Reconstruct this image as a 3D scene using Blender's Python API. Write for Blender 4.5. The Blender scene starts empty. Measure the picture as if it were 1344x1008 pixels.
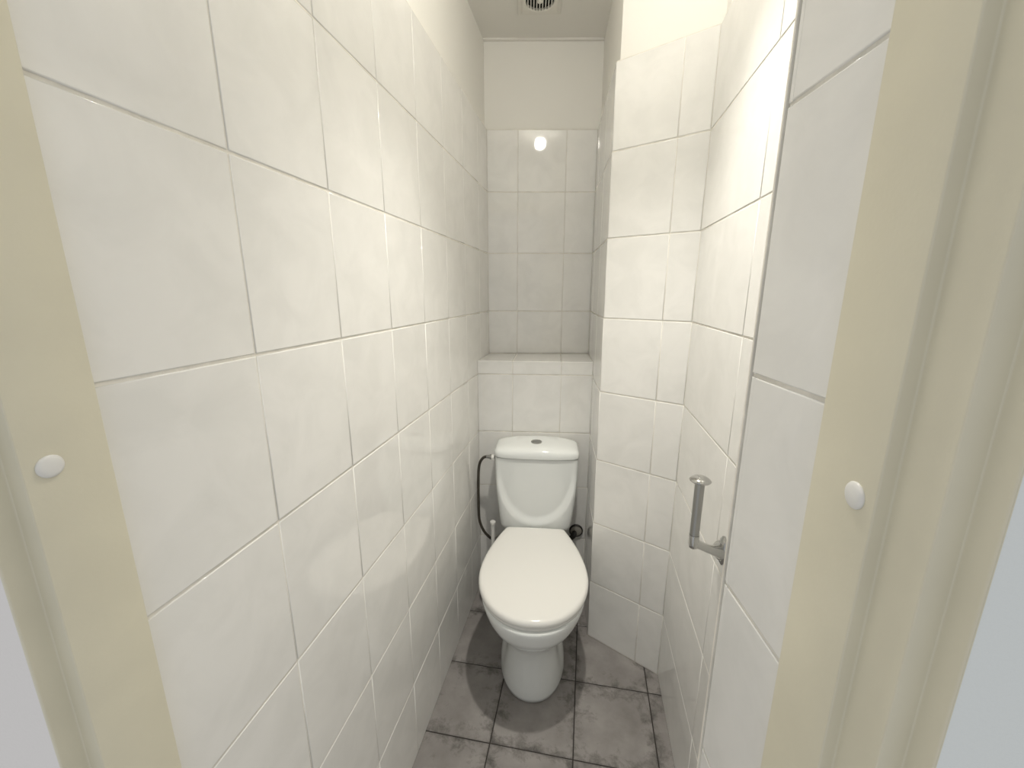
import bpy, bmesh, math, random
from mathutils import Vector, Matrix
random.seed(7)
scene = bpy.context.scene
C = scene.collection

# ---------------------------------------------------------------- camera
YAW, PITCH, ROLL, FPX = -0.1781, -0.2213, 0.0021, 535.88
fw = Vector((math.sin(YAW) * math.cos(PITCH), math.cos(YAW) * math.cos(PITCH), math.sin(PITCH)))
rt = fw.cross(Vector((0, 0, 1))).normalized()
up = rt.cross(fw)
r2 = rt * math.cos(ROLL) + up * math.sin(ROLL)
u2 = -rt * math.sin(ROLL) + up * math.cos(ROLL)
cam_data = bpy.data.cameras.new('camera')
cam = bpy.data.objects.new('camera', cam_data)
C.objects.link(cam)
cam.matrix_world = Matrix(((r2.x, u2.x, -fw.x, 0.4428), (r2.y, u2.y, -fw.y, 0.0045), (r2.z, u2.z, -fw.z, 1.3463), (0, 0, 0, 1)))
cam_data.sensor_fit = 'HORIZONTAL'
cam_data.sensor_width = 36.0
cam_data.lens = FPX * 36.0 / 1344.0
cam_data.clip_start = 0.01
scene.camera = cam

# ---------------------------------------------------------------- world (daylight of the corridor behind the camera), exposure
world = bpy.data.worlds.new('world')
scene.world = world
world.use_nodes = True
bg = world.node_tree.nodes['Background']
bg.inputs['Color'].default_value = (0.98, 0.99, 1.0, 1)
bg.inputs['Strength'].default_value = 0.49
LAMP_POS = (0.445, 0.89, 2.285)
LAMP_L = 100.0
SPOT_W = 46.0
LAMP_COLOR = (1.0, 0.962, 0.88, 1)
scene.view_settings.view_transform = 'Standard'
scene.view_settings.look = 'None'
scene.view_settings.gamma = 1.0
scene.view_settings.use_curve_mapping = False
scene.view_settings.exposure = 0.26

# ---------------------------------------------------------------- materials
def new_mat(name):
    m = bpy.data.materials.new(name)
    m.use_nodes = True
    nt = m.node_tree
    return m, nt, nt.nodes['Principled BSDF']

def simple(name, col, rough=0.4, metal=0.0, bump=0.0, bscale=60.0, var=0.0, vscale=8.0, coat=0.0):
    m, nt, b = new_mat(name)
    b.inputs['Base Color'].default_value = (*col, 1)
    b.inputs['Roughness'].default_value = rough
    b.inputs['Metallic'].default_value = metal
    b.inputs['Coat Weight'].default_value = coat
    tc = nt.nodes.new('ShaderNodeTexCoord')
    if var:
        n = nt.nodes.new('ShaderNodeTexNoise'); n.inputs['Scale'].default_value = vscale; n.inputs['Detail'].default_value = 4
        nt.links.new(tc.outputs['Object'], n.inputs['Vector'])
        r = nt.nodes.new('ShaderNodeValToRGB')
        r.color_ramp.elements[0].position = 0.3; r.color_ramp.elements[1].position = 0.7
        r.color_ramp.elements[0].color = (*[c * (1 - var) for c in col], 1)
        r.color_ramp.elements[1].color = (*[min(1, c * (1 + var)) for c in col], 1)
        nt.links.new(n.outputs['Fac'], r.inputs['Fac']); nt.links.new(r.outputs['Color'], b.inputs['Base Color'])
    if bump:
        n2 = nt.nodes.new('ShaderNodeTexNoise'); n2.inputs['Scale'].default_value = bscale; n2.inputs['Detail'].default_value = 3
        nt.links.new(tc.outputs['Object'], n2.inputs['Vector'])
        bp = nt.nodes.new('ShaderNodeBump'); bp.inputs['Strength'].default_value = bump; bp.inputs['Distance'].default_value = 0.002
        nt.links.new(n2.outputs['Fac'], bp.inputs['Height']); nt.links.new(bp.outputs['Normal'], b.inputs['Normal'])
    return m

def random_coords(nt):
    tc = nt.nodes.new('ShaderNodeTexCoord')
    oi = nt.nodes.new('ShaderNodeObjectInfo')
    mul = nt.nodes.new('ShaderNodeMath'); mul.operation = 'MULTIPLY'; mul.inputs[1].default_value = 37.0
    nt.links.new(oi.outputs['Random'], mul.inputs[0])
    add = nt.nodes.new('ShaderNodeVectorMath'); add.operation = 'ADD'
    nt.links.new(tc.outputs['Object'], add.inputs[0]); nt.links.new(mul.outputs[0], add.inputs[1])
    return tc, oi, add.outputs[0]

def tile_material():
    m, nt, b = new_mat('glazed_white_tile')
    tc, oi, vec = random_coords(nt)
    n = nt.nodes.new('ShaderNodeTexNoise'); n.inputs['Scale'].default_value = 11; n.inputs['Detail'].default_value = 5; n.inputs['Roughness'].default_value = 0.55
    n.inputs['Distortion'].default_value = 0.6
    nt.links.new(vec, n.inputs['Vector'])
    r = nt.nodes.new('ShaderNodeValToRGB')
    r.color_ramp.elements[0].position = 0.35; r.color_ramp.elements[0].color = (0.80, 0.79, 0.757, 1)
    r.color_ramp.elements[1].position = 0.62; r.color_ramp.elements[1].color = (0.85, 0.838, 0.805, 1)
    nt.links.new(n.outputs['Fac'], r.inputs['Fac'])
    nt.links.new(r.outputs['Color'], b.inputs['Base Color'])
    b.inputs['Roughness'].default_value = 0.045
    b.inputs['IOR'].default_value = 1.55
    n2 = nt.nodes.new('ShaderNodeTexNoise'); n2.inputs['Scale'].default_value = 26; n2.inputs['Detail'].default_value = 3
    nt.links.new(vec, n2.inputs['Vector'])
    bp = nt.nodes.new('ShaderNodeBump'); bp.inputs['Strength'].default_value = 0.022; bp.inputs['Distance'].default_value = 0.004
    nt.links.new(n2.outputs['Fac'], bp.inputs['Height']); nt.links.new(bp.outputs['Normal'], b.inputs['Normal'])
    return m

def floor_material():
    m, nt, b = new_mat('mottled_grey_floor_tile')
    tc, oi, vec = random_coords(nt)
    n1 = nt.nodes.new('ShaderNodeTexNoise'); n1.inputs['Scale'].default_value = 9; n1.inputs['Detail'].default_value = 6; n1.inputs['Roughness'].default_value = 0.6
    n2 = nt.nodes.new('ShaderNodeTexNoise'); n2.inputs['Scale'].default_value = 21; n2.inputs['Detail'].default_value = 9; n2.inputs['Roughness'].default_value = 0.72; n2.inputs['Distortion'].default_value = 0.25
    nt.links.new(vec, n1.inputs['Vector']); nt.links.new(vec, n2.inputs['Vector'])
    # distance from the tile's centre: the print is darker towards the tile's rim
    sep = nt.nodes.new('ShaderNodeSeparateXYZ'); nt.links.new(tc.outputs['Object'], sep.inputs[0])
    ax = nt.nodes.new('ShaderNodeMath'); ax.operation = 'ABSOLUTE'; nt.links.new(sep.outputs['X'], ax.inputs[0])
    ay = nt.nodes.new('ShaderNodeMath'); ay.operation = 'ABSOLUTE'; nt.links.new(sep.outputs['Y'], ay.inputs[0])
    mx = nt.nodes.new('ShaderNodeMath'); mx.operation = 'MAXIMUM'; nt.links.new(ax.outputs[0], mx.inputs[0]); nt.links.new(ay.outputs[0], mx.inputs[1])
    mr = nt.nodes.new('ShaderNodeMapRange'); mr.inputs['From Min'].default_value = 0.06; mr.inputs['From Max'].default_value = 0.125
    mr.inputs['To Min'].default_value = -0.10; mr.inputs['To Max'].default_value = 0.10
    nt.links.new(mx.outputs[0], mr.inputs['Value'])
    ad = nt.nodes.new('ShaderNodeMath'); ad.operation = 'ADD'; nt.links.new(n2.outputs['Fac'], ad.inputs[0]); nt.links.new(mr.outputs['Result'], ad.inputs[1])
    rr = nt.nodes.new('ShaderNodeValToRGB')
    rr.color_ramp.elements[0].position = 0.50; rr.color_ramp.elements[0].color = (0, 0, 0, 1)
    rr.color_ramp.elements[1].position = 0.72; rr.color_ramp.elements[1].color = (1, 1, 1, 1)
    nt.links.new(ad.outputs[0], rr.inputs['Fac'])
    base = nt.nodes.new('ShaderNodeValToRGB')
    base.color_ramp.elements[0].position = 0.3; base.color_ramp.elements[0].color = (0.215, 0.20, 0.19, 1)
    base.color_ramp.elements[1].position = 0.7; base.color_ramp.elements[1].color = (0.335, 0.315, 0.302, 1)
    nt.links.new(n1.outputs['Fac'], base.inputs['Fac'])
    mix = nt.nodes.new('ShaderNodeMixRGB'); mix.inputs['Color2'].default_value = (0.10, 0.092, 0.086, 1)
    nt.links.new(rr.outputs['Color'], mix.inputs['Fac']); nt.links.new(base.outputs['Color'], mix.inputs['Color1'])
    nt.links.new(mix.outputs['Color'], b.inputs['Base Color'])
    b.inputs['Roughness'].default_value = 0.42
    bp = nt.nodes.new('ShaderNodeBump'); bp.inputs['Strength'].default_value = 0.15; bp.inputs['Distance'].default_value = 0.002
    nt.links.new(n2.outputs['Fac'], bp.inputs['Height']); nt.links.new(bp.outputs['Normal'], b.inputs['Normal'])
    return m

M = dict(
    tile=tile_material(), floor=floor_material(),
    grout=simple('pale_grout', (0.76, 0.73, 0.66), 0.8, bump=0.2, bscale=300, var=0.12, vscale=25),
    floor_grout=simple('dark_floor_grout', (0.045, 0.04, 0.037), 0.9),
    plaster=simple('white_wall_paint', (0.85, 0.832, 0.78), 0.75, bump=0.08, bscale=180),
    ceiling=simple('ceiling_paint', (0.84, 0.82, 0.765), 0.7, bump=0.05, bscale=90),
    corridor=simple('corridor_wall_paint', (0.80, 0.83, 0.82), 0.8, bump=0.35, bscale=260),
    corridor_warm=simple('warm_corridor_wall_paint', (0.86, 0.835, 0.82), 0.8, bump=0.35, bscale=260),
    frame=simple('cream_enamel_paint', (0.715, 0.675, 0.535), 0.42, bump=0.04, bscale=300, var=0.03, vscale=14),
    ceramic=simple('white_sanitary_ceramic', (0.80, 0.82, 0.805), 0.07, coat=0.3),
    lid=simple('white_seat_plastic', (0.80, 0.79, 0.755), 0.14),
    chrome=simple('brushed_chrome', (0.50, 0.50, 0.49), 0.14, 1.0),
    satin=simple('satin_chrome', (0.36, 0.36, 0.35), 0.28, 1.0),
    black=simple('black_void', (0.006, 0.006, 0.006), 0.9),
    hose=simple('dark_braided_hose', (0.07, 0.06, 0.047), 0.45, 0.4, bump=0.8, bscale=500),
    plastic=simple('white_plastic', (0.80, 0.79, 0.76), 0.3),
    vent=simple('ivory_vent_plastic', (0.80, 0.775, 0.71), 0.4),
    rubber=simple('grey_pipe_plastic', (0.36, 0.34, 0.30), 0.5),
    dark_rubber=simple('dark_rubber', (0.03, 0.028, 0.025), 0.6),
)
bulb, nt, b = new_mat('lamp_glass_glow')
b.inputs['Emission Color'].default_value = LAMP_COLOR
b.inputs['Emission Strength'].default_value = LAMP_L
M['bulb'] = bulb

# ---------------------------------------------------------------- helpers
def obj(name, mesh, mat, parent=None, mw=None):
    o = bpy.data.objects.new(name, mesh)
    C.objects.link(o)
    if mat is not None and len(mesh.materials) == 0:
        mesh.materials.append(mat)
    if parent is not None:
        o.parent = parent
    if mw is not None:
        o.matrix_local = mw
    return o

def mesh_from(name, verts, faces, smooth=False):
    me = bpy.data.meshes.new(name)
    me.from_pydata([tuple(v) for v in verts], [], faces)
    me.update()
    bm = bmesh.new(); bm.from_mesh(me)
    bmesh.ops.recalc_face_normals(bm, faces=bm.faces)
    bm.to_mesh(me); bm.free()
    if smooth:
        for p in me.polygons: p.use_smooth = True
    return me

def smooth_by_angle(me, deg=35):
    for p in me.polygons: p.use_smooth = True
    bm = bmesh.new(); bm.from_mesh(me)
    for e in bm.edges:
        if len(e.link_faces) == 2 and e.calc_face_angle(0) > math.radians(deg): e.smooth = False
    bm.to_mesh(me); bm.free()
    return me

def structure(o, label=None):
    o['kind'] = 'structure'
    if label: o['label'] = label
    return o

def thing(name, label, cat, loc=(0, 0, 0), rz=0.0):
    o = bpy.data.objects.new(name, None); C.objects.link(o)
    o.location = loc; o.rotation_euler = (0, 0, rz); o.empty_display_size = 0.05
    o['label'] = label; o['category'] = cat
    return o

def loft(rings, cap0=True, cap1=True):
    n = len(rings[0]); verts = [v for r in rings for v in r]; faces = []
    for i in range(len(rings) - 1):
        for j in range(n):
            k = (j + 1) % n
            faces.append((i * n + j, i * n + k, (i + 1) * n + k, (i + 1) * n + j))
    if cap0: faces.append(tuple(range(n - 1, -1, -1)))
    if cap1: faces.append(tuple(range((len(rings) - 1) * n, len(rings) * n)))
    return verts, faces

def lathe(name, prof, seg=32, smooth=40, caps=True):
    rings = [[(r * math.cos(2 * math.pi * j / seg), r * math.sin(2 * math.pi * j / seg), z) for j in range(seg)] for r, z in prof]
    return smooth_by_angle(mesh_from(name, *loft(rings, caps, caps)), smooth)

def tube(name, pts, rad, seg=16, sub=10, taper=None):
    P = [Vector(p) for p in pts]
    out = []
    for i in range(len(P) - 1):
        p0 = P[max(i - 1, 0)]; p1 = P[i]; p2 = P[i + 1]; p3 = P[min(i + 2, len(P) - 1)]
        for s in range(sub):
            t = s / sub
            out.append(0.5 * ((2 * p1) + (-p0 + p2) * t + (2 * p0 - 5 * p1 + 4 * p2 - p3) * t * t + (-p0 + 3 * p1 - 3 * p2 + p3) * t ** 3))
    out.append(P[-1])
    rings = []; prev = None
    for i, c in enumerate(out):
        d = (out[min(i + 1, len(out) - 1)] - out[max(i - 1, 0)]).normalized()
        if prev is None:
            a = d.orthogonal().normalized()
        else:
            a = (prev - d * prev.dot(d)).normalized()
        prev = a; b_ = d.cross(a)
        rr = rad if taper is None else taper(i / (len(out) - 1))
        rings.append([c + (a * math.cos(2 * math.pi * j / seg) + b_ * math.sin(2 * math.pi * j / seg)) * rr for j in range(seg)])
    return smooth_by_angle(mesh_from(name, *loft(rings)), 50)

def prism(name, poly, z0, z1, bevel=0.0, seg=3):
    n = len(poly)
    verts = [(x, y, z0) for x, y in poly] + [(x, y, z1) for x, y in poly]
    faces = [tuple(range(n - 1, -1, -1)), tuple(range(n, 2 * n))] + [(i, (i + 1) % n, n + (i + 1) % n, n + i) for i in range(n)]
    me = mesh_from(name, verts, faces)
    if bevel:
        bm = bmesh.new(); bm.from_mesh(me)
        ed = [e for e in bm.edges if abs(e.verts[0].co.z - e.verts[1].co.z) > 0.001]
        bmesh.ops.bevel(bm, geom=ed, offset=bevel, segments=seg, affect='EDGES', profile=0.5)
        bm.to_mesh(me); bm.free()
        smooth_by_angle(me, 30)
    return me

def box(name, a, b_, bevel=0.0):
    (x0, y0, z0), (x1, y1, z1) = a, b_
    me = prism(name, [(x0, y0), (x1, y0), (x1, y1), (x0, y1)], z0, z1)
    if bevel:
        bm = bmesh.new(); bm.from_mesh(me)
        bmesh.ops.bevel(bm, geom=bm.edges[:], offset=bevel, segments=2, affect='EDGES', profile=0.5)
        bm.to_mesh(me); bm.free(); smooth_by_angle(me, 30)
    return me

# ---------------------------------------------------------------- tiles
TILE_T = 0.0075
PLATES = {}
def plate(w, h, bev=0.0016, t=TILE_T, key='wall_tile'):
    """a tile lying in its own XY plane, its glazed face at z = 0, with a rounded rim"""
    k = (round(w, 4), round(h, 4), key)
    if k in PLATES: return PLATES[k]
    rings = []
    for inset, z in ((0, -t), (0, -bev), (bev * 0.3, -bev * 0.3), (bev, 0.0)):
        x, y = w / 2 - inset, h / 2 - inset
        rings.append([(-x, -y, z), (x, -y, z), (x, y, z), (-x, y, z)])
    me = mesh_from('tile', *loft(rings))
    for p in me.polygons: p.use_smooth = (0.05 < abs(p.normal.z) < 0.98)
    me.materials.append(M['floor'] if key == 'floor_tile' else M['tile'])
    PLATES[k] = me
    return me

GH, GV = 0.0036, 0.0018            # joint widths: level joints are wider than upright ones
ROWS = [0.0015, 0.2497, 0.5027, 0.7557, 1.0087, 1.2616, 1.5146, 1.7676, 2.0105]

def lay(parent, O, u, cols, rows, tilt=0.0013, special=None):
    """lay tiles on the upright plane through O with horizontal direction u"""
    u = Vector((u[0], u[1], 0)).normalized(); v = Vector((0, 0, 1)); n = u.cross(v)
    for i in range(len(cols) - 1):
        for j in range(len(rows) - 1):
            w = cols[i + 1] - cols[i] - GV; h = rows[j + 1] - rows[j] - GH
            c = Vector((O[0], O[1], 0)) + u * (cols[i] + cols[i + 1]) / 2 + v * (rows[j] + rows[j + 1]) / 2 + n * random.uniform(-0.0002, 0.0002)
            R = Matrix((u, v, n)).transposed().to_4x4()
            tx, ty = random.uniform(-tilt, tilt), random.uniform(-tilt, tilt)
            if special and (i, j) in special: tx, ty = special[(i, j)]
            R = R @ Matrix.Rotation(tx, 4, 'X') @ Matrix.Rotation(ty, 4, 'Y')
            obj('tile', plate(w, h), None, parent, Matrix.Translation(c) @ R)

# ---------------------------------------------------------------- the room shell
CEIL = 2.340
P = [(0.0, 0.284), (0.0, 1.8557), (0.4577, 1.9335), (0.4990, 1.4188), (0.7473, 1.2851), (0.7487, 0.4690), (0.6180, 0.4690), (0.6345, 0.3525)]
def offset_chain(pts, d):
    """shift the chain by d away from the room (the room lies on the right-hand side of the chain)"""
    V = [Vector((x, y)) for x, y in pts]; out = []
    nrm = []
    for a, b_ in zip(V[:-1], V[1:]):
        t = (b_ - a).normalized(); nrm.append(Vector((-t.y, t.x)))
    for i, p in enumerate(V):
        if i == 0: out.append(p + nrm[0] * d)
        elif i == len(V) - 1: out.append(p + nrm[-1] * d)
        else:
            m = nrm[i - 1] + nrm[i]; m = m / m.dot(nrm[i]); out.append(p + m * d)
    return [tuple(o) for o in out]
paint = offset_chain(P, 0.012); back = offset_chain(P, 0.11); bed = offset_chain(P, 0.0014)
back[5] = (0.86, 0.50); back[6] = (0.84, 0.43); back[7] = (0.84, 0.3525)
names = ['wall_left', 'wall_back', 'wall_niche_right', 'wall_diagonal', 'wall_right', 'wall_pier_rear', 'wall_pier']
TOPZ = 2.011
walls = []
for i, nme in enumerate(names):
    w = structure(obj(nme, prism(nme, [paint[i], paint[i + 1], back[i + 1], back[i]], 0.0, CEIL), M['plaster']))
    obj('grout_bed', prism('grout_bed', [bed[i], bed[i + 1], paint[i + 1], paint[i]], 0.0, TOPZ), M['grout'], w)
    walls.append(w)
walls[0]['label'] = 'long left wall of glossy white rectangular tiles'
walls[1]['label'] = 'far wall of white tiles with plain painted strip above'
walls[2]['label'] = 'narrow tiled side wall of the niche behind the toilet'
walls[3]['label'] = 'slanted white tiled wall right of the toilet'
walls[4]['label'] = 'glossy white tiled right wall carrying the chrome paper holder'
walls[5]['label'] = 'rear side of the tiled pier beside the door'
walls[6]['label'] = 'tiled pier face between right wall and cream door frame'

def seg(i):
    a = Vector(P[i]); b_ = Vector(P[i + 1]); return a, (b_ - a).normalized(), (b_ - a).length
# the tile plane's u must give u x z = normal into the room: run each chain segment from start to end
# left wall
cols = [0.0] + [0.4872 + 0.202 * k - 0.284 for k in range(0, 7)] + [1.8557 - 0.284]
def lay_segment(i, cols, rows, **kw):
    a, t, L = seg(i)
    lay(walls[i], a, t, cols, rows, **kw)
lay_segment(0, cols, ROWS)
LEDGE = 1.066
kU = math.hypot(1, 0.17)
lay_segment(1, [0, 0.1294 * kU, 0.3314 * kU, seg(1)[2]], [LEDGE] + ROWS[5:], tilt=0.001)
L2 = seg(2)[2]
lay_segment(2, [0, L2 - 0.404, L2 - 0.202, L2], ROWS)
L3 = seg(3)[2]
lay_segment(3, [0, 0.1965, L3], ROWS)
L4 = seg(4)[2]
lay_segment(4, [0, 0.404, 0.606, L4], ROWS)
lay_segment(5, [0, seg(5)[2]], ROWS)
lay_segment(6, [0, seg(6)[2]], ROWS)

# boxed-in plinth behind the cistern, with a tiled ledge on top
YL, SL = 1.6444, 0.1128            # front line of the plinth: y = YL + SL x
def yl(x): return YL + SL * x
def yu(x): return 1.8557 + 0.17 * x
xr = 0.4770
plinth = structure(obj('wall_back_lower', prism('wall_back_lower', [(0.0005, yl(0) + 0.0014), (xr, yl(xr) + 0.0014), (0.4572, yu(0.4572) - 0.002), (0.0005, yu(0) - 0.002)], 0.0, LEDGE - 0.0022), M['grout']),
                   'low boxed-in tiled wall with a ledge behind the cistern')
kL = math.hypot(1, SL)
lay(plinth, (0, YL), (1, SL), [0, 0.1467 * kL, 0.3487 * kL, xr * kL], ROWS[:5] + [LEDGE - 0.004], tilt=0.0015)
for a0, a1, b0, b1 in ((0.0, 0.1467, 0.0, 0.1300), (0.1467, 0.3487, 0.1300, 0.3315), (0.3487, xr, 0.3315, 0.4570)):
    g = GV / 2; z = LEDGE
    e = 0.0022
    lo = [(a0 + g, yl(a0) - 0.001), (a1 - g, yl(a1) - 0.001), (b1 - g, yu(b1) - 0.002), (b0 + g, yu(b0) - 0.002)]
    hi = [(a0 + g + e, yl(a0) - 0.001 + e), (a1 - g - e, yl(a1) - 0.001 + e), (b1 - g - e, yu(b1) - 0.002 - e), (b0 + g + e, yu(b0) - 0.002 - e)]
    rings = [[(x, y, z - 0.0075) for x, y in lo], [(x, y, z - e) for x, y in lo], [(x, y, z) for x, y in hi]]
    me = mesh_from('ledge_tile', *loft(rings)); me.materials.append(M['tile'])
    obj('tile', me, None, plinth)

# floor
floor = structure(obj('floor', prism('floor', [(-0.12, 0.05), (0.86, 0.05), (0.86, 2.05), (-0.12, 2.05)], -0.10, -0.0016), M['floor_grout']), 'floor of mottled grey square tiles')
fx = [-0.049, 0.205, 0.457, 0.704, 0.954]; fy = [0.201, 0.453, 0.704, 0.955, 1.209, 1.461, 1.713]
gf = 0.0036
def clip_poly(poly, a, t):
    """keep the side of the line a + s t that is on the right of t"""
    out = []
    def side(p): return (p[0] - a[0]) * t[1] - (p[1] - a[1]) * t[0]
    for i in range(len(poly)):
        p, q = poly[i], poly[(i + 1) % len(poly)]; sp, sq = side(p), side(q)
        if sp >= 0: out.append(p)
        if (sp >= 0) != (sq >= 0):
            s = sp / (sp - sq); out.append((p[0] + (q[0] - p[0]) * s, p[1] + (q[1] - p[1]) * s))
    return out
for i in range(len(fx) - 1):
    for j in range(len(fy) - 1):
        cx, cy = (fx[i] + fx[i + 1]) / 2, (fy[j] + fy[j + 1]) / 2
        poly = [(max(fx[i] + gf / 2, -0.002), fy[j] + gf / 2), (min(fx[i + 1] - gf / 2, 0.749), fy[j] + gf / 2), (min(fx[i + 1] - gf / 2, 0.749), fy[j + 1] - gf / 2), (max(fx[i] + gf / 2, -0.002), fy[j + 1] - gf / 2)]
        if cy > 1.50: poly = clip_poly(poly, (0, YL + 0.001), (1, SL))
        if len(poly) < 3: continue
        ctr = Vector((sum(p[0] for p in poly) / len(poly), sum(p[1] for p in poly) / len(poly)))
        inn = [tuple(Vector(p) + (ctr - Vector(p)).normalized() * 0.0016) for p in poly]
        rings = [[(x - cx, y - cy, -0.008) for x, y in poly], [(x - cx, y - cy, -0.0008) for x, y in poly], [(x - cx, y - cy, 0.0) for x, y in inn]]
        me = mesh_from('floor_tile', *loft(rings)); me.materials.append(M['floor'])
        obj('tile', me, None, floor, Matrix.Translation((cx, cy, random.uniform(-0.0003, 0.0003))))

# ceiling and its edge strip
structure(obj('ceiling', box('ceiling', (-0.12, 0.22, CEIL), (0.86, 2.1, CEIL + 0.08)), M['ceiling']), 'pale ceiling with a round vent grille')
structure(obj('trim_1', prism('trim_1', [(-0.0115, 1.853), (0.467, 1.9345), (0.467, 1.946), (-0.0115, 1.867)], CEIL - 0.007, CEIL), M['ceiling']), 'narrow strip closing the far ceiling edge')

# ---------------------------------------------------------------- door frame and corridor wall
jl = [(-0.006, 0.2894), (0.012, 0.2894), (0.012, 0.2279), (-0.0042, 0.2279), (-0.0042, 0.2103), (-0.0075, 0.2103), (-0.0075, 0.2894)][1:]
structure(obj('trim_2', prism('trim_2', jl, 0.0, 1.97, 0.0014, 3), M['frame']), 'cream painted left jamb of the door frame')
jr = [(0.6545, 0.3525), (0.629, 0.3525), (0.629, 0.2793), (0.6382, 0.2793), (0.6382, 0.2454), (0.6521, 0.2454), (0.6521, 0.2281), (0.6545, 0.2281)]
structure(obj('trim_3', prism('trim_3', jr, 0.0, 1.97, 0.0014, 3), M['frame']), 'cream painted right jamb of the door frame')
structure(obj('trim_4', box('trim_4', (-0.0075, 0.2103, 1.97), (0.6545, 0.3525, 2.03), 0.003), M['frame']), 'cream painted head of the door frame')
structure(obj('wall_front_left', box('wall_front_left', (-0.90, 0.2107, 0.0), (-0.0050, 0.284, 2.5)), M['corridor_warm']), 'white corridor wall left of the door frame')
structure(obj('wall_front_right', box('wall_front_right', (0.6530, 0.2285, 0.0), (1.60, 0.3525, 2.5)), M['corridor']), 'white corridor wall right of the door frame')
structure(obj('wall_front_top', box('wall_front_top', (-0.0080, 0.2283, 2.03), (0.6550, 0.3525, 2.5)), M['corridor']), 'wall above the door frame')

structure(obj('trim_5', prism('trim_5', [(0.6168, 0.4697), (0.6240, 0.4697), (0.6240, 0.4747), (0.6168, 0.4747)], 0.0, TOPZ, 0.001, 2), M['grout']), 'slim white edge strip along the far corner of the tiled pier')

def plug(loc, nx, label):
    prof = [(0.0094, 0.0), (0.0096, 0.0008), (0.0088, 0.0019), (0.0066, 0.0026), (0.0033, 0.0030), (0.0004, 0.0031)]
    o = obj('hole_plug', lathe('hole_plug', prof, 36, 60), M['plastic'])
    o.matrix_world = Matrix.Translation(loc) @ Matrix.Rotation(math.pi / 2 * nx, 4, 'Y')
    o['label'] = label; o['category'] = 'plug cap'; o['group'] = 'white plugs in the door frame'
plug((0.012, 0.2455, 1.2054), 1, 'round white plastic plug cap in the left cream door jamb')
plug((0.629, 0.298, 1.2112), -1, 'round white plastic plug cap in the right cream door jamb')

# ---------------------------------------------------------------- ceiling lamp (above the frame)
lx, ly, lz = LAMP_POS
lamp = thing('ceiling_lamp', 'small glowing ceiling bulb mirrored in the top tiles of the far wall', 'lamp', (lx, ly, CEIL))
obj('lamp_base', lathe('lamp_base', [(0.002, 0.0), (0.045, 0.0), (0.045, -0.006), (0.030, -0.012), (0.024, -0.026), (0.002, -0.026)], 32), M['plastic'], lamp)
R = 0.034; dz = lz - CEIL
prof = [(R * math.sin(a), dz + R * math.cos(a)) for a in [0.6 + k * (math.pi - 0.61) / 16 for k in range(17)]]
obj('bulb', lathe('bulb', prof, 32, 80), M['bulb'], lamp)
sd = bpy.data.lights.new('lamp_beam', 'SPOT')
sd.energy = SPOT_W; sd.color = LAMP_COLOR[:3]; sd.spot_size = math.radians(88); sd.spot_blend = 1.0; sd.shadow_soft_size = 0.028
so = bpy.data.objects.new('lamp_beam', sd); C.objects.link(so); so.parent = lamp; so.location = (0, 0, dz - R - 0.004)

# ---------------------------------------------------------------- toilet
TX, TY, TH = 0.255, 1.669, math.radians(5.7)
toilet = thing('toilet', 'white close-coupled toilet with closed lid below the tiled ledge', 'toilet', (TX, TY, 0), TH)
N = 48
def egg(z, c, af, ab, W, pf, pb, scoop=0.0, ds=0.44, sg=0.03, off=0.0):
    """horizontal section: d is the distance in front of the wall, returned as y = -d"""
    half = []
    for k in range(N + 1):
        t = math.pi * k / N
        d = c + (af if math.cos(t) > 0 else ab) * math.cos(t)
        w = W * max(math.sin(t), 0.0) ** (pf if math.cos(t) > 0 else pb)
        w *= 1 - scoop * math.exp(-((d - ds) / sg) ** 2)
        half.append((w, d))
    half = [(w, d * 1.047) for w, d in half]
    pts = [(w, -d, z) for w, d in half] + [(-w, -d, z) for w, d in half[-2:0:-1]]
    return pts
S = [  # z, centre, front reach, back reach, half width, front power, back power, scoop
    (0.000, .38, .160, .30, .112, .93, .35, 0), (0.004, .38, .166, .30, .117, .93, .35, 0), (0.018, .38, .168, .30, .1185, .93, .35, .01),
    (0.05, .38, .162, .30, .116, .93, .35, .03), (0.10, .38, .154, .30, .110, .92, .35, .06), (0.14, .38, .151, .30, .106, .92, .35, .09),
    (0.175, .38, .154, .30, .105, .90, .35, .10), (0.20, .38, .163, .30, .107, .90, .35, .08), (0.22, .385, .172, .31, .112, .88, .40, .05),
    (0.24, .39, .185, .32, .121, .87, .55, .03), (0.265, .40, .198, .34, .136, .88, .75, .01), (0.29, .41, .210, .36, .150, .89, 1.0, 0), (0.315, .423, .216, .38, .161, .90, 1.2, 0),
    (0.34, .435, .216, .40, .168, .92, 1.4, 0), (0.365, .445, .211, .415, .1735, .94, 1.6, 0), (0.380, .447, .211, .42, .175, .94, 1.65, 0),
    (0.386, .447, .209, .42, .1735, .94, 1.65, 0), (0.388, .447, .203, .415, .168, .94, 1.65, 0)]
bowl = obj('bowl', smooth_by_angle(mesh_from('bowl', *loft([egg(*s) for s in S])), 60), M['ceramic'], toilet)
bowl['label'] = 'white ceramic bowl and pedestal'

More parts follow.
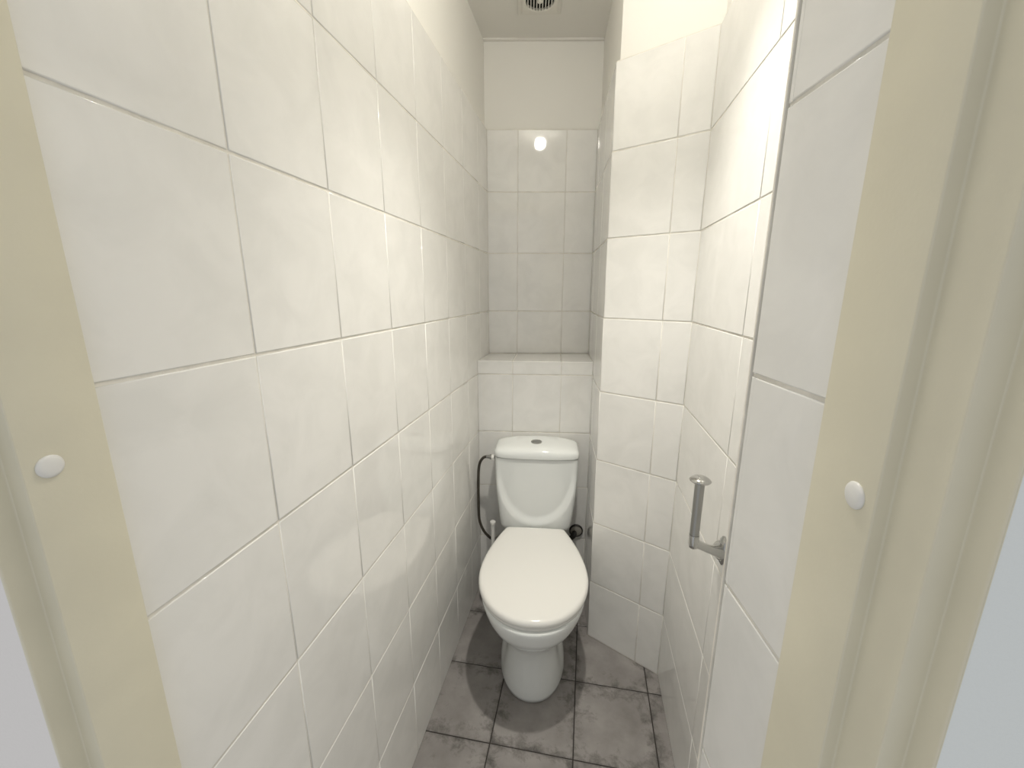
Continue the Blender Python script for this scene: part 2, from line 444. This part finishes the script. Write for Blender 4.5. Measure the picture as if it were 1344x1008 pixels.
def lid_outline(n=40):
    half = [(0.0, 0.182), (0.05, 0.182), (0.095, 0.1825), (0.108, 0.184), (0.116, 0.189)]
    d0, dm, d1, wm, wb = 0.20, 0.445, 0.661, 0.1815, 0.121
    for k in range(n):
        d = d0 + (dm - d0) * k / n
        q = (dm - d) / (dm - d0)
        half.append((wb + (wm - wb) * (1 - q ** 1.75), d))
    for k in range(n + 1):
        t = math.pi / 2 * k / n
        half.append((wm * math.cos(t) ** 0.93, dm + (d1 - dm) * math.sin(t)))
    return [(w * 1.012, 0.192 + (d - 0.182) * 1.031) for w, d in half]
LO = lid_outline()
def lid_ring(s, z, cd=0.45, extra=0.0):
    f = lambda w, d: (w * s, -(cd + (d - cd) * s))
    pts = [(*f(w, d), z) for w, d in LO]
    return pts + [(-x, y, z) for x, y, _ in pts[-2:0:-1]]
def slab_mesh(name, prof):
    return smooth_by_angle(mesh_from(name, *loft([lid_ring(s, z) for s, z in prof])), 60)
obj('seat', slab_mesh('seat', [(0.955, 0.388), (0.972, 0.389), (0.978, 0.392), (0.978, 0.398), (0.968, 0.4015), (0.90, 0.4018)]), M['lid'], toilet)
obj('seat_lid', slab_mesh('seat_lid', [(0.93, 0.4022), (0.985, 0.4024), (0.996, 0.404), (1.0, 0.4075), (0.999, 0.413), (0.992, 0.4185), (0.978, 0.4225), (0.958, 0.425), (0.93, 0.4264), (0.85, 0.4278), (0.6, 0.4290), (0.3, 0.4296), (0.02, 0.4298)]), M['lid'], toilet)
for s in (-1, 1):
    rings = []
    for x in (-0.016, -0.014, 0.014, 0.016):
        r_ = 0.009 if abs(x) < 0.015 else 0.0075
        rings.append([(s * 0.082 + x, -0.188 + r_ * math.cos(2 * math.pi * j / 16), 0.4015 + r_ * math.sin(2 * math.pi * j / 16)) for j in range(16)])
    obj('hinge', smooth_by_angle(mesh_from('hinge', *loft(rings)), 50), M['plastic'], toilet)

# cistern: lofted body with a flat front panel framed by a rounded apron
def superellipse(e, n):
    m = 2.0 / e; fine = []
    for k in range(4000):
        a = 2 * math.pi * k / 4000; ca, sa = math.cos(a), math.sin(a)
        q = (abs(ca) ** m + abs(sa) ** m) ** (-1.0 / m); fine.append((q * ca, q * sa))
    acc = [0.0]
    for k in range(4000):
        p, q = fine[k], fine[(k + 1) % 4000]; acc.append(acc[-1] + math.hypot(q[0] - p[0], (q[1] - p[1]) * 0.5))
    out = []; k = 0
    for i in range(n):
        t = acc[-1] * i / n
        while acc[k + 1] < t: k += 1
        out.append(fine[k])
    return out
SE = superellipse(0.30, 170)
TD = 0.164           # depth in front of the wall
def smoothstep(a, b_, x):
    t = min(1, max(0, (x - a) / (b_ - a))); return t * t * (3 - 2 * t)
def tank_ring(z, inset=0.0):
    f = (z - 0.385) / (0.697 - 0.385)
    hw = 0.145 + (0.1685 - 0.145) * (1 - (1 - min(max(f, 0), 1)) ** 2.0) - inset
    yb, yf = -0.004 - inset, -(TD - 0.012 * (1 - f)) + inset
    pts = []
    for ux, yy in SE:
        x = hw * ux
        y = (yb + yf) / 2 + (yb - yf) / 2 * yy
        if yy < 0:
            fr = smoothstep(0.3, 0.95, -yy)
            ell = math.sqrt((x / 0.147) ** 2 + ((z - 0.640) / 0.205) ** 2) if z < 0.640 else abs(x) / 0.147
            out = smoothstep(0.93, 1.12, ell)
            y -= fr * (0.016 * out * (1 - 0.75 * smoothstep(0.55, 0.68, z)) + 0.006 * (1 - (x / hw) ** 2))
        pts.append((x, y, z))
    return pts
zs = [0.386, 0.388, 0.392] + [0.40 + 0.2955 * k / 46 for k in range(47)] + [0.697]
rings = [tank_ring(z, 0.012 if i == 0 else 0.006 if i == 1 else 0.002 if i == 2 else 0.0) for i, z in enumerate(zs)]
tank = obj('tank', smooth_by_angle(mesh_from('tank', *loft(rings)), 60), M['ceramic'], toilet, Matrix.Translation((0, 0, 0.004)))
tank['label'] = 'white ceramic cistern with a rounded recessed front panel'
def tlid_ring(s_in, z0, crown):
    hw, yb, yf = 0.1705 - s_in, -0.002 - min(s_in, 0.02), -(TD + 0.006) + s_in
    pts = []
    for ux, yy in SE:
        x = hw * ux
        y = (yb + yf) / 2 + (yb - yf) / 2 * yy
        if yy < 0: y -= -yy * 0.008 * (1 - (x / hw) ** 2)
        pts.append((x, y, z0 - crown * (x / 0.1705) ** 2 * 1.0))
    return pts
prof = [(0.004, 0.698, 0.0), (0.001, 0.699, 0.0), (0.0, 0.702, 0.0), (0.0, 0.714, 0.001), (0.0015, 0.722, 0.0025), (0.005, 0.7295, 0.005), (0.010, 0.7345, 0.007), (0.018, 0.7385, 0.009), (0.030, 0.7410, 0.010), (0.05, 0.7425, 0.010), (0.078, 0.7430, 0.010)]
tlid = obj('tank_lid', smooth_by_angle(mesh_from('tank_lid', *loft([tlid_ring(*q) for q in prof])), 60), M['ceramic'], toilet, Matrix.Translation((0, 0, 0.006)))
btn = obj('flush_button', lathe('flush_button', [(0.0225, 0.740), (0.0225, 0.7455), (0.0210, 0.7468), (0.0190, 0.7470), (0.0186, 0.7455), (0.0004, 0.7455)], 40), M['chrome'], toilet, Matrix.Translation((-0.002, -0.097, 0.006)))
btn['label'] = 'round chrome dual flush button'
for s in (-1, 1):
    pts = []
    for k in range(21):
        a = math.pi * k / 20
        pts.append((0.0176 * math.cos(a), s * (0.0010 + 0.0170 * math.sin(a)) + (0.004 * (1 - (math.cos(a)) ** 2) if s < 0 else 0) * 0))
    if s < 0: pts.reverse()
    obj('push_plate', prism('push_plate', pts, 0.7450, 0.7474), M['satin'], btn, Matrix.Rotation(0.5, 4, 'Z'))

# ---------------------------------------------------------------- water hose on the left of the cistern
hose = thing('water_hose', 'dark braided water hose looping down left of the cistern', 'hose', (0.10, 1.535, 0.686))
def rel(p): return (p[0] - 0.10, p[1] - 1.535, p[2] - 0.676)
obj('hose_body', tube('hose_body', [rel(p) for p in [(0.078, 1.535, 0.676), (0.064, 1.537, 0.676), (0.043, 1.541, 0.664), (0.027, 1.546, 0.630), (0.020, 1.552, 0.56), (0.018, 1.556, 0.46), (0.022, 1.552, 0.375), (0.040, 1.551, 0.325), (0.065, 1.560, 0.288), (0.082, 1.578, 0.262), (0.088, 1.60, 0.225), (0.088, 1.63, 0.215)]], 0.0058, 14, 10), M['hose'], hose)
me = lathe('nut', [(0.0115, 0.0), (0.0115, 0.013), (0.0085, 0.015), (0.0085, 0.024), (0.002, 0.024)], 6, 20)
rotx = Matrix.Rotation(-math.pi / 2, 4, 'Y')
obj('inlet_nut', lathe('inlet_nut', [(0.0005, -0.006), (0.0115, -0.006), (0.0115, 0.006), (0.0095, 0.008), (0.0005, 0.008)], 8, 20), M['plastic'], hose, Matrix.Translation(rel((0.0905, 1.535, 0.676))) @ rotx)
obj('hose_ferrule', lathe('hose_ferrule', [(0.0005, 0.0), (0.0105, 0.0), (0.0105, 0.007), (0.0075, 0.009), (0.0072, 0.022), (0.0005, 0.022)], 10, 25), M['satin'], hose, Matrix.Translation(rel((0.0835, 1.535, 0.676))) @ rotx)
obj('wall_valve', lathe('wall_valve', [(0.0005, 0.0), (0.024, 0.0), (0.024, 0.004), (0.012, 0.007), (0.011, 0.028), (0.0005, 0.028)], 24), M['rubber'], hose, Matrix.Translation(rel((0.088, 1.6535, 0.215))) @ Matrix.Rotation(math.pi / 2, 4, 'X'))

# ---------------------------------------------------------------- toilet brush behind the toilet, left
brush = thing('toilet_brush', 'white toilet brush in a holder standing behind the toilet on the left', 'brush', (0.087, 1.530, 0.0))
obj('holder', lathe('holder', [(0.002, 0.0005), (0.046, 0.0005), (0.048, 0.004), (0.049, 0.115), (0.0505, 0.118), (0.049, 0.120), (0.0465, 0.118), (0.045, 0.01), (0.002, 0.01)], 32), M['plastic'], brush)
obj('handle', lathe('handle', [(0.0005, 0.06), (0.0085, 0.06), (0.0085, 0.383), (0.0118, 0.386), (0.0122, 0.393), (0.0112, 0.396), (0.0005, 0.397)], 20), M['plastic'], brush)
bverts = [(0.0005, 0.012), (0.018, 0.015), (0.030, 0.03), (0.032, 0.05), (0.026, 0.075), (0.008, 0.085), (0.0005, 0.085)]
obj('brush_head', lathe('brush_head', bverts, 24), M['plastic'], brush)

# ---------------------------------------------------------------- drain collar on the wall, right of the cistern foot
col = thing('pipe_collar', 'dark ringed pipe collar on the tiled wall right of the cistern', 'pipe collar', (0.4356, yl(0.4356) - 0.0003, 0.292), math.atan(SL))
rx = Matrix.Rotation(math.pi / 2, 4, 'X')
obj('rosette', lathe('rosette', [(0.0005, 0.0), (0.026, 0.0), (0.026, 0.004), (0.020, 0.0065), (0.0005, 0.007)], 32), M['rubber'], col, rx)
obj('seal_ring', lathe('seal_ring', [(0.0255, 0.0), (0.0305, 0.0), (0.0310, 0.005), (0.0285, 0.009), (0.0255, 0.007), (0.0255, 0.0)], 32, 40, False), M['dark_rubber'], col, rx)
obj('pipe_stub', tube('pipe_stub', [(-0.008, -0.002, -0.008), (-0.009, -0.016, -0.010), (-0.016, -0.026, -0.016), (-0.035, -0.03, -0.03)], 0.011, 16, 6), M['dark_rubber'], col)

# ---------------------------------------------------------------- chrome paper holder on the right wall
ph = thing('paper_holder', 'empty chrome upright toilet paper holder on the right tiled wall', 'paper holder', (0.7484, 0.835, 0.815))
def prel(p): return Vector((p[0] - 0.7484, p[1] - 0.835, p[2] - 0.815))
# oval plate against the wall
rings = []
for sx, sc in ((0.0, 1.0), (-0.004, 1.0), (-0.007, 0.86), (-0.009, 0.6)):
    rings.append([(sx, 0.017 * sc * math.cos(2 * math.pi * j / 32), 0.033 * sc * math.sin(2 * math.pi * j / 32)) for j in range(32)])
obj('wall_plate', smooth_by_angle(mesh_from('wall_plate', *loft(rings)), 45), M['chrome'], ph)
RX, RY = 0.668, 0.772
A = [prel((0.744, 0.835, 0.814)), prel((0.730, 0.824, 0.820)), prel((0.702, 0.799, 0.840)), prel((RX, RY, 0.868))]
obj('arm', tube('arm', A, 0.01, 20, 8, taper=lambda t: 0.0215 - 0.034 * t + 0.022 * t * t), M['chrome'], ph)
def at(x, y, z): return Matrix.Translation(prel((x, y, z)))
obj('rod_foot', lathe('rod_foot', [(0.0004, -0.030), (0.005, -0.0295), (0.008, -0.027), (0.0093, -0.021), (0.0095, 0.0), (0.0004, 0.0)], 28, 50), M['chrome'], ph, at(RX, RY, 0.884))
obj('rod', lathe('rod', [(0.0004, 0.0004), (0.0088, 0.0004), (0.0088, 0.112), (0.0004, 0.112)], 28), M['satin'], ph, at(RX, RY, 0.884))
obj('end_cap', lathe('end_cap', [(0.0004, 0.0), (0.012, 0.0), (0.0185, 0.0012), (0.0195, 0.003), (0.0185, 0.0048), (0.014, 0.0082), (0.008, 0.010), (0.0004, 0.0106)], 32, 60), M['chrome'], ph, at(RX, RY, 0.996))

# ---------------------------------------------------------------- ceiling vent
vx, vy = 0.239, 1.668
vent = thing('ceiling_vent', 'square ivory extractor vent with round black slatted opening in the ceiling', 'vent', (vx, vy, CEIL), math.radians(8))
def square_ring(h0, z):
    n = 48; pts = []
    for k in range(n):
        a = 2 * math.pi * k / n + math.pi / 4
        c_, s_ = math.cos(a), math.sin(a); m_ = max(abs(c_), abs(s_)); pts.append((h0 * c_ / m_, h0 * s_ / m_, z))
    return pts
def circ_ring(r_, z):
    return [(r_ * math.cos(2 * math.pi * k / 48 + math.pi / 4), r_ * math.sin(2 * math.pi * k / 48 + math.pi / 4), z) for k in range(48)]
obj('vent_plate', smooth_by_angle(mesh_from('vent_plate', *loft([square_ring(0.0775, 0.0), square_ring(0.0775, -0.004), square_ring(0.0755, -0.006), square_ring(0.064, -0.0065), square_ring(0.0625, -0.010), square_ring(0.060, -0.0105), circ_ring(0.052, -0.0105), circ_ring(0.0495, -0.009), circ_ring(0.0495, -0.0005)], False, False)), 30), M['vent'], vent)
obj('vent_backing', lathe('vent_backing', [(0.0004, -0.0004), (0.051, -0.0004), (0.051, -0.0012), (0.0004, -0.0012)], 40), M['black'], vent)
for k in range(-4, 5):
    x = k * 0.0104
    hl = math.sqrt(max(0.0497 ** 2 - x * x, 0))
    obj('slat', box('slat', (x - 0.0017, -hl, -0.0100), (x + 0.0017, hl, -0.0016)), M['vent'], vent)
obj('vent_hub', lathe('vent_hub', [(0.0004, -0.004), (0.0085, -0.004), (0.0085, -0.0118), (0.007, -0.013), (0.0004, -0.013)], 28), M['vent'], vent)
